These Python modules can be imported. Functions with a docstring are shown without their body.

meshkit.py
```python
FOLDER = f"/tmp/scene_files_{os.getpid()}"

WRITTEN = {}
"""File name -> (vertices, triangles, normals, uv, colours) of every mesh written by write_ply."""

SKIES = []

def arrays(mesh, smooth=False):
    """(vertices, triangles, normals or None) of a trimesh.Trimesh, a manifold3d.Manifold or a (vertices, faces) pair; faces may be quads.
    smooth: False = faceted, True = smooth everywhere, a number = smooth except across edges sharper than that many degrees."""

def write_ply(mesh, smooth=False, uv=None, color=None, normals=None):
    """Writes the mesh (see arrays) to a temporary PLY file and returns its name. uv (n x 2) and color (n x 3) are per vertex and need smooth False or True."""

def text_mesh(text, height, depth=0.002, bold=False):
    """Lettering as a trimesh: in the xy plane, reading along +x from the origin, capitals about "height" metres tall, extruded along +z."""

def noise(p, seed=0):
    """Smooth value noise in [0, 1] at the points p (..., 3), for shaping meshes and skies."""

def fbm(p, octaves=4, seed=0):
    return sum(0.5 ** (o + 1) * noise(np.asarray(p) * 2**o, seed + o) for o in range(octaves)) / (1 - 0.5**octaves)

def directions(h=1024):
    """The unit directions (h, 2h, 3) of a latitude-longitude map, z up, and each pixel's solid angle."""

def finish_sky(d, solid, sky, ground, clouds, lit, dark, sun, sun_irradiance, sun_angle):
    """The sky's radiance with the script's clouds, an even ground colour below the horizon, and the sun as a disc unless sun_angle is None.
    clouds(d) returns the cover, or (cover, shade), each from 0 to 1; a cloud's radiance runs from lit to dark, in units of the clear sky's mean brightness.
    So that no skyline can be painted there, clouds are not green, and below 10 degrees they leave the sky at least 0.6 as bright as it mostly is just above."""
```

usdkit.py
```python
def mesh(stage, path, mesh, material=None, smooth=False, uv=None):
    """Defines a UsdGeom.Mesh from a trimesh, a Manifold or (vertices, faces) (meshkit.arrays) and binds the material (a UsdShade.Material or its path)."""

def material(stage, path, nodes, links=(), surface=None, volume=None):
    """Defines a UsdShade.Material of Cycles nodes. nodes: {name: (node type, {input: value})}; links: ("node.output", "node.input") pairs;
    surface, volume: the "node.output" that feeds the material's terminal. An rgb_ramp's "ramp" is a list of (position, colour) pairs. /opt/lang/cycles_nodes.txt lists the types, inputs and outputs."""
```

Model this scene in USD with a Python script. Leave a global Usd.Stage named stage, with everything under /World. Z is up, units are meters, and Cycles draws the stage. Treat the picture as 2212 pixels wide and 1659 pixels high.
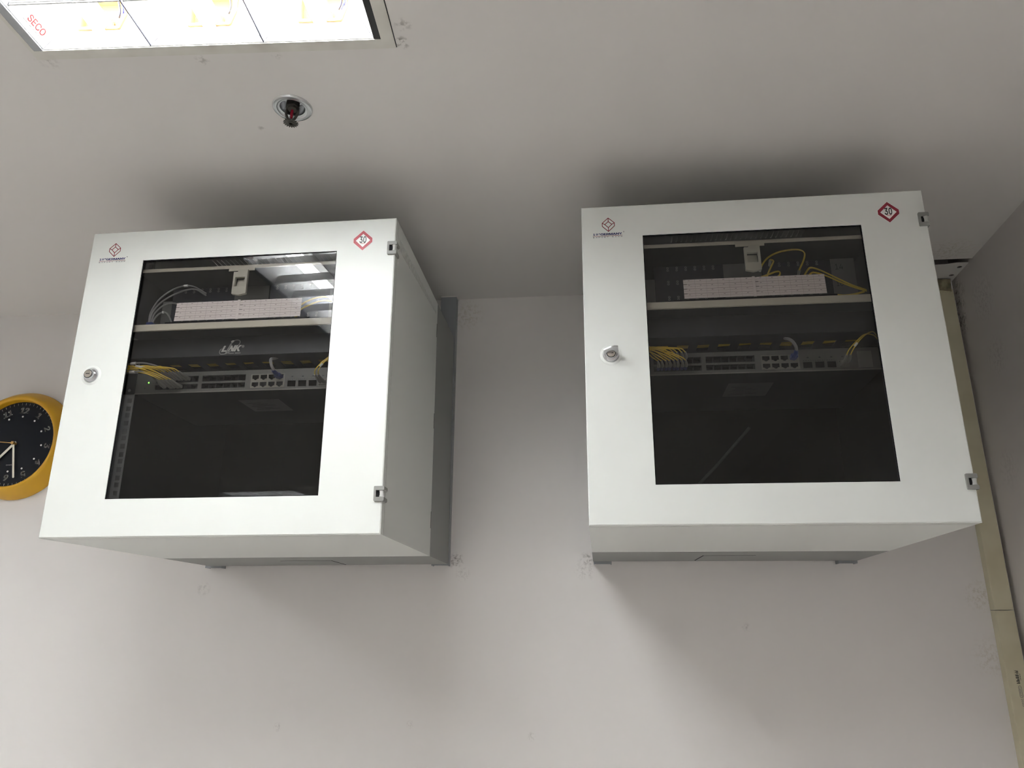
import math, random
import numpy as np, trimesh, usdkit, meshkit
from pxr import Usd, UsdGeom, UsdLux, UsdShade, Gf, Sdf
from shapely.geometry import Polygon, box as sbox, Point
from shapely.ops import unary_union
from shapely import affinity

random.seed(7); rng = np.random.default_rng(7)
stage = Usd.Stage.CreateInMemory()
UsdGeom.SetStageUpAxis(stage, UsdGeom.Tokens.z); UsdGeom.SetStageMetersPerUnit(stage, 1.0)
UsdGeom.Xform.Define(stage, '/World'); UsdGeom.Scope.Define(stage, '/World/Looks')

# ------------------------------------------------------------------ camera, exposure, light levels
ZB = 1.90                      # height of the cabinets' undersides above the floor
ZC = ZB + 0.7079               # ceiling
EXPOSURE = 1.68
TUBE = 15.0                    # radiance of the fluorescent tubes
TUBE_COLOR = (0.955, 0.975, 1.0)
cam = UsdGeom.Camera.Define(stage, '/World/Camera')
right = np.array([0.9948584260431864, 0.1011189016870257, 0.005628485807324633])
down = np.array([-0.026161099506738027, 0.3102808168245993, -0.9502849107416459])
fwd = np.array([-0.09783817763773084, 0.945251703215746, 0.3113308667065614])
eye = np.array([0.94493, -1.88615, -0.15955 + ZB])
m4 = np.eye(4); m4[0, :3], m4[1, :3], m4[2, :3], m4[3, :3] = right, -down, -fwd, eye
cam.AddTransformOp().Set(Gf.Matrix4d(*m4.ravel().tolist()))
cam.CreateHorizontalApertureAttr(36.0); cam.CreateVerticalApertureAttr(36.0 * 1659 / 2212)
cam.CreateFocalLengthAttr(36.0 * 1654.56 / 2212); cam.CreateClippingRangeAttr(Gf.Vec2f(0.02, 100))
cam.CreateExposureAttr(EXPOSURE)

# ------------------------------------------------------------------ materials
def mat(name, color, rough=0.5, metal=0.0, bump=None, mottle=None, spec=0.5, extra=None):
    """principled; bump=(scale, strength, distance); mottle=(scale, other colour, amount)"""
    nodes = {'p': ('principled_bsdf', {'base_color': color, 'roughness': rough, 'metallic': metal, 'specular_ior_level': spec, **(extra or {})})}
    links = []
    if bump or mottle:
        nodes['tc'] = ('texture_coordinate', {})
    if bump:
        nodes['bn'] = ('noise_texture', {'scale': bump[0], 'detail': 3.0})
        nodes['b'] = ('bump', {'strength': bump[1], 'distance': bump[2]})
        links += [('tc.object', 'bn.vector'), ('bn.fac', 'b.height'), ('b.normal', 'p.normal')]
    if mottle:
        nodes['mn'] = ('noise_texture', {'scale': mottle[0], 'detail': 2.0})
        nodes['mr'] = ('rgb_ramp', {'ramp': [(0.35, color), (0.35 + mottle[2], mottle[1])]})
        links += [('tc.object', 'mn.vector'), ('mn.fac', 'mr.fac'), ('mr.color', 'p.base_color')]
    return usdkit.material(stage, '/World/Looks/' + name, nodes, links, surface='p.BSDF')

def stained(name, color, stains, rough=0.6, dirt=(0.16, 0.14, 0.12)):
    """painted plaster with a few scuffs: stains = [(centre, radius, strength, colour or none)] in metres, on the surface itself; one noise breaks them all up"""
    nodes = {'g': ('geometry', {}), 'p': ('principled_bsdf', {'roughness': rough, 'specular_ior_level': 0.3}),
             'lm': ('color', {'value': tuple(c * 0.978 for c in color)}),
             'n': ('noise_texture', {'scale': 110.0, 'detail': 2.0, 'roughness': 0.7})}
    links = [('g.position', 'n.vector')]
    last = 'lm.color'
    for col in dict.fromkeys(s[3] if len(s) > 3 else dirt for s in stains):
        k, top = f'c{len(nodes)}', None
        for i, st in enumerate(stains):
            if (st[3] if len(st) > 3 else dirt) != col: continue
            nodes[f'd{i}'] = ('vector_math', {'math_type': 'distance', 'vector2': st[0]})
            nodes[f'f{i}'] = ('map_range', {'from_min': st[1], 'from_max': st[1] * 0.2, 'to_min': 0.0, 'to_max': st[2], 'clamp': True})
            links += [('g.position', f'd{i}.vector1'), (f'd{i}.value', f'f{i}.value')]
            if top:
                nodes[f'x{i}'] = ('math', {'math_type': 'maximum'}); links += [(top, f'x{i}.value1'), (f'f{i}.result', f'x{i}.value2')]; top = f'x{i}.value'
            else:
                top = f'f{i}.result'
        nodes[k + 'r'] = ('map_range', {'from_min': 0.46, 'from_max': 0.64, 'to_min': 0.0, 'to_max': 1.0, 'clamp': True})
        nodes[k + 'm'] = ('math', {'math_type': 'multiply'}); nodes[k] = ('mix_color', {'b': col})
        links += [('n.fac', k + 'r.value'), (k + 'r.result', k + 'm.value1'), (top, k + 'm.value2'), (k + 'm.value', k + '.fac'), (last, k + '.a')]
        last = k + '.result'
    links.append((last, 'p.base_color'))
    return usdkit.material(stage, '/World/Looks/' + name, nodes, links, surface='p.BSDF')

WALL = (0.76, 0.735, 0.715)
wz = lambda x, z, y=0.0: (x, y, z + ZB)
M = {}
OCHRE = (0.40, 0.34, 0.22)
M['wall'] = stained('painted_wall', WALL, [
    (wz(0.6149, 0.012), 0.022, 0.8), (wz(0.633, -0.02), 0.02, 0.3), (wz(0.934, 0.014), 0.02, 0.8), (wz(0.928, -0.01), 0.03, 0.3),
    (wz(-0.0205, -0.055), 0.020, 0.35), (wz(1.2926, -0.14), 0.012, 0.25), (wz(0.204, -0.367), 0.012, 0.3), (wz(0.518, -0.357), 0.010, 0.3),
    (wz(0.7986, -0.378), 0.012, 0.3), (wz(1.874, 0.63), 0.06, 1.0), (wz(1.812, -0.07), 0.04, 0.4, OCHRE), (wz(1.815, -0.2), 0.05, 0.3, OCHRE), (wz(0.628, 0.66), 0.05, 0.4, OCHRE)])
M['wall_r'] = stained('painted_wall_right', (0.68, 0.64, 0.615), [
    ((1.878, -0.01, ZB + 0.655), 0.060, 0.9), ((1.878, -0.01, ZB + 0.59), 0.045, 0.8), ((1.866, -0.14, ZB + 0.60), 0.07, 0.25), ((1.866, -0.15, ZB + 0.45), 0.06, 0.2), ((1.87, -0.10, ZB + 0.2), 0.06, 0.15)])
M['ceiling'] = stained('painted_ceiling', (0.74, 0.715, 0.69), [
    ((0.348, -0.9425, ZC), 0.014, 0.4), ((0.4706, -0.9412, ZC), 0.010, 0.35), ((0.672, -0.95, ZC), 0.016, 1.0), ((0.684, -0.985, ZC), 0.016, 0.5),
    ((0.3714, -0.7671, ZC), 0.008, 0.4), ((0.10, -0.965, ZC), 0.022, 0.3), ((1.80, -0.17, ZC), 0.07, 0.4, (0.42, 0.38, 0.28))])
M['floor'] = mat('floor_vinyl', (0.69, 0.67, 0.635), 0.4, mottle=(6.0, (0.61, 0.59, 0.555), 0.4))
M['steel'] = mat('white_powder_coat', (0.65, 0.665, 0.635), 0.42)
M['steel_rear'] = mat('grey_powder_coat', (0.25, 0.255, 0.242), 0.5)
M['inner'] = mat('interior_shade_black', (0.006, 0.006, 0.007), 0.6)  # near-black tone stands in for the shade inside the cabinets
M['rail'] = mat('zinc_rail', (0.34, 0.34, 0.33), 0.5, 0.2)
M['channel'] = mat('galvanised_channel', (0.30, 0.315, 0.33), 0.45, 0.35)
M['hinge'] = mat('hinge_grey_plastic', (0.24, 0.24, 0.225), 0.45)
M['hinge_pin'] = mat('hinge_pale_plastic', (0.42, 0.42, 0.40), 0.4)
M['black'] = mat('black_plastic', (0.008, 0.008, 0.009), 0.6, spec=0.1)
M['void'] = mat('dark_opening', (0.004, 0.004, 0.005), 0.9)
M['chrome'] = mat('chrome', (0.58, 0.58, 0.60), 0.16, 1.0)
M['brass'] = mat('nickel_lock', (0.62, 0.58, 0.52), 0.28, 1.0)
M['red_print'] = mat('dark_red_print', (0.20, 0.008, 0.02), 0.4)
M['sticker_red'] = mat('sticker_red', (0.42, 0.028, 0.05), 0.35)
M['sticker_red_b'] = mat('sticker_deep_red', (0.27, 0.018, 0.038), 0.35)
M['blue_print'] = mat('navy_print', (0.012, 0.012, 0.13), 0.4)
M['grey_print'] = mat('grey_print', (0.15, 0.15, 0.17), 0.4)
M['ink'] = mat('black_ink', (0.015, 0.015, 0.016), 0.4)
M['white'] = mat('white_sticker', (0.84, 0.83, 0.81), 0.4)
M['beige_steel'] = mat('beige_steel', (0.58, 0.53, 0.425), 0.45)
M['odf_inner'] = mat('panel_interior_grey', (0.045, 0.044, 0.041), 0.6)
M['card'] = mat('pale_pink_card', (0.78, 0.69, 0.64), 0.5)
M['card_line'] = mat('card_grid_ink', (0.26, 0.22, 0.21), 0.5)
M['latch'] = mat('ivory_latch_plastic', (0.50, 0.47, 0.39), 0.4)
M['navy'] = mat('navy_adapter_plate', (0.010, 0.011, 0.022), 0.45)
M['ring'] = mat('adapter_ring', (0.17, 0.17, 0.155), 0.4)
M['pale_plate'] = mat('pale_grey_plate', (0.15, 0.15, 0.135), 0.5)
M['manager'] = mat('black_manager_steel', (0.022, 0.022, 0.024), 0.5)
M['logo'] = mat('silver_logo_print', (0.62, 0.60, 0.54), 0.35)
M['logo_dim'] = mat('grey_logo_print', (0.32, 0.31, 0.29), 0.35)
M['switch'] = mat('switch_grey_face', (0.115, 0.112, 0.098), 0.45)
M['switch_body'] = mat('switch_dark_body', (0.008, 0.008, 0.010), 0.5)
M['port_metal'] = mat('port_steel', (0.25, 0.235, 0.20), 0.35, 0.3)
M['under_label'] = mat('grey_under_label', (0.14, 0.135, 0.14), 0.5)
M['yellow'] = mat('yellow_fibre', (0.72, 0.50, 0.045), 0.4)
M['grey_cable'] = mat('grey_cable', (0.25, 0.24, 0.225), 0.45)
M['boot'] = mat('grey_boot', (0.30, 0.285, 0.25), 0.5)
M['blue_plug'] = mat('blue_plug', (0.03, 0.05, 0.20), 0.35)
M['tag'] = mat('white_cable_tag', (0.80, 0.78, 0.74), 0.45)
M['coil'] = mat('black_coil_cable', (0.05, 0.05, 0.05), 0.4)
M['trunk'] = mat('yellowed_pvc', (0.66, 0.62, 0.46), 0.45, mottle=(14.0, (0.58, 0.53, 0.37), 0.4))
M['grime'] = mat('grimy_pvc', (0.36, 0.32, 0.20), 0.6, mottle=(60.0, (0.17, 0.145, 0.09), 0.3))
M['clock_case'] = mat('mustard_clock_case', (0.66, 0.36, 0.012), 0.38)
M['clock_face'] = mat('blue_black_dial', (0.008, 0.010, 0.015), 0.5, spec=0.15)
M['clock_white'] = mat('dial_white', (0.74, 0.74, 0.72), 0.5)
M['clock_tick'] = mat('dial_tick', (0.30, 0.30, 0.30), 0.5)
M['hand_cream'] = mat('cream_hand', (0.82, 0.79, 0.66), 0.4)
M['hand_gold'] = mat('bronze_second_hand', (0.45, 0.26, 0.07), 0.35, 0.3)
M['fitting'] = mat('lamp_white_enamel', (0.88, 0.88, 0.85), 0.35)
M['rim'] = mat('lamp_rim_paint', (0.70, 0.685, 0.63), 0.45, mottle=(18.0, (0.60, 0.575, 0.52), 0.4))
M['seam'] = mat('lamp_seam', (0.05, 0.05, 0.07), 0.5)
def ribbed(name, axis, scale, col, metal):
    return usdkit.material(stage, '/World/Looks/' + name, {
        'tc': ('texture_coordinate', {}), 'w': ('wave_texture', {'wave_type': 'bands', 'bands_direction': axis, 'scale': scale}), 'b': ('bump', {'strength': 0.45, 'distance': 0.002}),
        'p': ('principled_bsdf', {'base_color': col, 'metallic': metal, 'roughness': 0.42})},
        [('tc.object', 'w.vector'), ('w.fac', 'b.height'), ('b.normal', 'p.normal')], surface='p.BSDF')
M['mirror'], M['louvre'] = ribbed('ribbed_reflector_aluminium', 'y', 45.0, (0.90, 0.90, 0.89), 0.25), ribbed('ribbed_louvre_aluminium', 'z', 120.0, (0.62, 0.62, 0.61), 0.4)
M['side_strip'] = mat('side_aluminium', (0.42, 0.44, 0.46), 0.4, 0.4)
M['cream'] = mat('lampholder_cream', (0.34, 0.20, 0.07), 0.45)
M['seco_red'] = mat('label_red_ink', (0.16, 0.006, 0.005), 0.5)
M['spr'] = mat('sprinkler_bronze', (0.10, 0.095, 0.085), 0.4, 0.7)
M['spr_chrome'] = mat('sprinkler_chrome', (0.72, 0.74, 0.76), 0.24, 1.0)
M['bulb'] = mat('red_glass_bulb', (0.30, 0.004, 0.02), 0.1)
M['wire_dark'] = mat('dark_wire', (0.06, 0.06, 0.07), 0.4)
M['wire_blue'] = mat('blue_wire', (0.05, 0.06, 0.45), 0.4)
M['wire_white'] = mat('white_wire', (0.75, 0.74, 0.70), 0.4)
M['led'] = usdkit.material(stage, '/World/Looks/green_led', {'e': ('emission', {'color': (0.2, 1.0, 0.08), 'strength': 1.6})}, surface='e.emission')
M['tube'] = usdkit.material(stage, '/World/Looks/lit_tube', {'e': ('emission', {'color': TUBE_COLOR, 'strength': TUBE})}, surface='e.emission')
M['glass'] = usdkit.material(stage, '/World/Looks/smoked_door_glass', {
    'fr': ('fresnel', {'IOR': 1.47}), 'g': ('geometry', {}), 'inv': ('math', {'math_type': 'subtract', 'value1': 1.0}), 'mul': ('math', {'math_type': 'multiply'}), 'two': ('math', {'math_type': 'multiply', 'value2': 1.15, 'use_clamp': True}),
    't': ('transparent_bsdf', {'color': (0.785, 0.785, 0.79)}), 's': ('glossy_bsdf', {'color': (1, 1, 1), 'roughness': 0.0}), 'm': ('mix_closure', {})},
    [('g.backfacing', 'inv.value2'), ('fr.fac', 'mul.value1'), ('inv.value', 'mul.value2'), ('mul.value', 'two.value1'), ('two.value', 'm.fac'), ('t.BSDF', 'm.closure1'), ('s.BSDF', 'm.closure2')], surface='m.closure')

# ------------------------------------------------------------------ mesh helpers
def box(x0, x1, y0, y1, z0, z1, bev=0.0):
    lo, hi = np.minimum([x0, y0, z0], [x1, y1, z1]), np.maximum([x0, y0, z0], [x1, y1, z1])
    if not bev:
        return trimesh.creation.box(bounds=[lo, hi])
    b = min(bev, 0.49 * (hi - lo).min()); pts = []
    for k in range(3):
        for s in np.ndindex(2, 2, 2):
            p = np.where(s, hi - b, lo + b); p[k] = hi[k] if s[k] else lo[k]; pts.append(p)
    return trimesh.convex.convex_hull(np.array(pts))

def ext(poly, h):
    gs = [g for g in getattr(poly, 'geoms', [poly]) if g.area > 1e-12]
    return trimesh.util.concatenate([trimesh.creation.extrude_polygon(g, h, engine='earcut') for g in gs])

TXZ = np.array([[1, 0, 0, 0], [0, 0, -1, 0], [0, 1, 0, 0], [0, 0, 0, 1.0]])     # drawing plane (x, z), front towards -y
TYZ = np.array([[0, 0, 1, 0], [1, 0, 0, 0], [0, 1, 0, 0], [0, 0, 0, 1.0]])      # drawing plane (y, z), front towards +x
def pxz(poly, y0, y1):
    m = ext(poly, y1 - y0); m.apply_transform(TXZ); m.apply_translation([0, y1, 0]); return m
def pyz(poly, x0, x1):
    m = ext(poly, x1 - x0); m.apply_transform(TYZ); m.apply_translation([x0, 0, 0]); return m
def pxy(poly, z0, z1):
    m = ext(poly, z1 - z0); m.apply_translation([0, 0, z0]); return m
def cat(ms):
    return trimesh.util.concatenate(list(ms))
def T(m, loc=(0, 0, 0), rx=0, ry=0, rz=0, s=(1, 1, 1)):
    m = m.copy(); m.apply_scale(s) if np.ndim(s) == 0 else m.apply_transform(np.diag([*s, 1.0]))
    for a, ax in ((rx, [1, 0, 0]), (ry, [0, 1, 0]), (rz, [0, 0, 1])):
        if a: m.apply_transform(trimesh.transformations.rotation_matrix(math.radians(a), ax))
    m.apply_translation(loc); return m
def spline(pts, n=8):
    p = np.asarray(pts, float)
    if len(p) < 3: return p
    q = np.vstack([2 * p[0] - p[1], p, 2 * p[-1] - p[-2]]); out = []
    for i in range(1, len(q) - 2):
        for t in np.linspace(0, 1, n, endpoint=False):
            a, b, c, d = q[i - 1:i + 3]
            out.append(0.5 * (2 * b + (c - a) * t + (2 * a - 5 * b + 4 * c - d) * t * t + (3 * b - a - 3 * c + d) * t ** 3))
    return np.array(out + [p[-1]])
def tube(pts, r, n=8, smooth=True, sub=8):
    p = spline(pts, sub) if smooth else np.asarray(pts, float)
    r = np.broadcast_to(r, len(p)) if np.ndim(r) == 0 else np.interp(np.linspace(0, 1, len(p)), np.linspace(0, 1, len(r)), r)
    t = np.gradient(p, axis=0); t /= np.linalg.norm(t, axis=1, keepdims=True)
    u = np.cross(t[0], [0.3, 0.2, 0.93]); u /= np.linalg.norm(u); rings = []
    for i in range(len(p)):
        u = u - t[i] * (u @ t[i]); u /= np.linalg.norm(u); w = np.cross(t[i], u)
        a = np.linspace(0, 2 * np.pi, n, endpoint=False)
        rings.append(p[i] + r[i] * (np.outer(np.cos(a), u) + np.outer(np.sin(a), w)))
    v = np.vstack(rings + [p[:1], p[-1:]]); f = []
    for i in range(len(p) - 1):
        for j in range(n):
            a, b = i * n + j, i * n + (j + 1) % n
            f += [[a, b, b + n], [a, b + n, a + n]]
    e = len(p) * n
    for j in range(n):
        f += [[e, (j + 1) % n, j], [e + 1, e - n + j, e - n + (j + 1) % n]]
    return trimesh.Trimesh(v, np.array(f), process=False)
def lathe(prof, n=48):
    return trimesh.creation.revolve(np.asarray(prof, float), sections=n)
def lathe_y(prof, c, n=48):
    """revolved round an axis along y through c; prof = (radius, distance in front of c towards -y)"""
    m = lathe(prof, n); m.apply_transform(np.array([[1, 0, 0, 0], [0, 0, -1, 0], [0, 1, 0, 0], [0, 0, 0, 1.0]])); m.apply_translation(c); return m
def text_shape(text, h, depth, x=0, z=0, y=0, w=None, bold=False, align='l', shear=0.0, rot=0.0):
    m = meshkit.text_mesh(text, h, depth, bold)
    b = m.bounds; m.apply_translation([-b[0, 0], 0, 0])
    wid = b[1, 0] - b[0, 0]
    if w: m.apply_transform(np.diag([w / wid, 1, 1, 1.0])); wid = w
    if shear: m.apply_transform(np.array([[1, shear, 0, 0], [0, 1, 0, 0], [0, 0, 1, 0], [0, 0, 0, 1.0]]))
    if align == 'c': m.apply_translation([-wid / 2, -h / 2, 0])
    if rot: m.apply_transform(trimesh.transformations.rotation_matrix(math.radians(rot), [0, 0, 1]))
    m.apply_transform(TXZ); m.apply_translation([x, y, z]); return m
def seg(a, b, w):
    from shapely.geometry import LineString
    return LineString([a, b]).buffer(w / 2, cap_style=3 if False else 1, quad_segs=2)
def line(pts, w):
    from shapely.geometry import LineString
    return LineString(pts).buffer(w / 2, quad_segs=3)

# ------------------------------------------------------------------ prim helpers
used = {}
def numbered(parent, name):
    k = used.setdefault((parent, name), 0); used[(parent, name)] += 1
    return f'{parent}/{name}' + (f'_{k:03d}' if k else '')
def tag(prim, label=None, category=None, group=None, kind=None):
    for k, v in (('label', label), ('category', category), ('group', group), ('kind', kind)):
        if v: prim.SetCustomDataByKey(k, v)
    return prim
class Thing:
    def __init__(self, name, label, category, frame=np.eye(4), origin=(0, 0, 0), group=None, kind=None):
        """frame: 4x4 that carries the local coordinates used by the parts to the world; origin: the thing's base in those coordinates"""
        self.path, self.o = numbered('/World', name), np.asarray(origin, float)
        x = UsdGeom.Xform.Define(stage, self.path); f = np.array(frame, float); f[:3, 3] += f[:3, :3] @ self.o
        x.AddTransformOp().Set(Gf.Matrix4d(*f.T.ravel().tolist()))
        self.prim = tag(x.GetPrim(), label, category, group, kind)
    def part(self, name, mesh, m, parent=None, smooth=30, label=None, kind=None):
        mesh = mesh.copy(); mesh.apply_translation(-self.o)
        p = numbered(parent or self.path, name)
        g = usdkit.mesh(stage, p, mesh, M[m], smooth=smooth)
        tag(g.GetPrim(), label, None, None, kind); return p
def copy_of(t, name, label, category, frame, group=None):
    p = numbered('/World', name); x = UsdGeom.Xform.Define(stage, p)
    f = np.array(frame, float); f[:3, 3] += f[:3, :3] @ t.o
    x.GetPrim().GetReferences().AddInternalReference(t.path); x.GetPrim().SetInstanceable(True)
    x.ClearXformOpOrder(); x.MakeMatrixXform().Set(Gf.Matrix4d(*f.T.ravel().tolist()))
    return tag(x.GetPrim(), label, category, group)
def struct(name, mesh, m, smooth=30, label=None):
    g = usdkit.mesh(stage, numbered('/World', name), mesh, M[m], smooth=smooth); return tag(g.GetPrim(), label, None, None, 'structure')

# ------------------------------------------------------------------ the room
RX = lambda y: 1.880 + 0.05 * y                   # the right wall is not quite square to the back wall
XL, YF = -4.4, -5.6
FIX = [(0.3757, -0.9557, 2.8), (-1.43, -0.98, 2.8), (0.42, -4.38, 2.8), (-1.40, -4.38, 2.8), (-3.2, -1.05, 2.8)]
FW, FL = 0.288, 1.1515                            # lamp half width, length
def fix_frame(i):
    x, y, a = FIX[i]; f = trimesh.transformations.rotation_matrix(math.radians(a), [0, 0, 1]); f[:3, 3] = (x, y, ZC); return f
outline = Polygon([(XL, 0), (RX(0), 0), (RX(YF), YF), (XL, YF)])
holes = [affinity.translate(affinity.rotate(sbox(-FW + 0.006, -FL + 0.006, FW - 0.006, -0.006), a, origin=(0, 0)), x, y) for x, y, a in FIX]
SPR = (0.4488, -0.8176)
slot = sbox(1.25, -0.126, 1.95, 0.01)
struct('ceiling', pxy(outline.difference(unary_union(holes + [slot, Point(*SPR).buffer(0.024)])), ZC, ZC + 0.012), 'ceiling', label='painted plaster ceiling, warm grey white, with scuffs beside the lamp')
struct('trim_1', pxy(Polygon([(1.25, -0.100), (1.60, -0.0985), (1.82, -0.100), (1.848, -0.1065), (RX(-0.104), -0.1065), (RX(0), 0), (1.25, 0)]).difference(
    unary_union([Point(1.8640, -0.082).buffer(0.0055), Point(1.8640, -0.0363).buffer(0.0055)])), ZC - 0.0008, ZC + 0.0002), 'ceiling', label='white strip with two holes between ceiling slot and wall corner')
struct('trim_2', cat([box(1.24, 1.96, -0.14, 0.0, ZC + 0.07, ZC + 0.075), box(1.24, 1.96, -0.145, -0.14, ZC + 0.012, ZC + 0.075), box(1.235, 1.25, -0.14, 0.0, ZC + 0.012, ZC + 0.075)]), 'void', label='dark recess above the slot at the ceiling edge')
struct('floor', pxy(outline, -0.02, 0.0), 'floor', label='pale vinyl floor')
struct('wall_back', box(XL, RX(0) + 0.12, 0.0, 0.1, 0, ZC + 0.1), 'wall', label='painted back wall that carries both cabinets')
rw = Polygon([(RX(0.0), 0.0), (RX(0.0) + 0.12, 0.0), (RX(YF) + 0.12, YF), (RX(YF), YF)])
struct('wall_right', pxy(rw, 0, ZC + 0.1), 'wall_r', label='stained painted wall at the right')
struct('wall_left', box(XL - 0.1, XL, YF, 0, 0, ZC + 0.1), 'wall', label='painted left wall')
struct('wall_front', box(XL - 0.1, RX(YF) + 0.1, YF - 0.1, YF, 0, ZC + 0.1), 'wall', label='painted wall behind the viewer')

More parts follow.
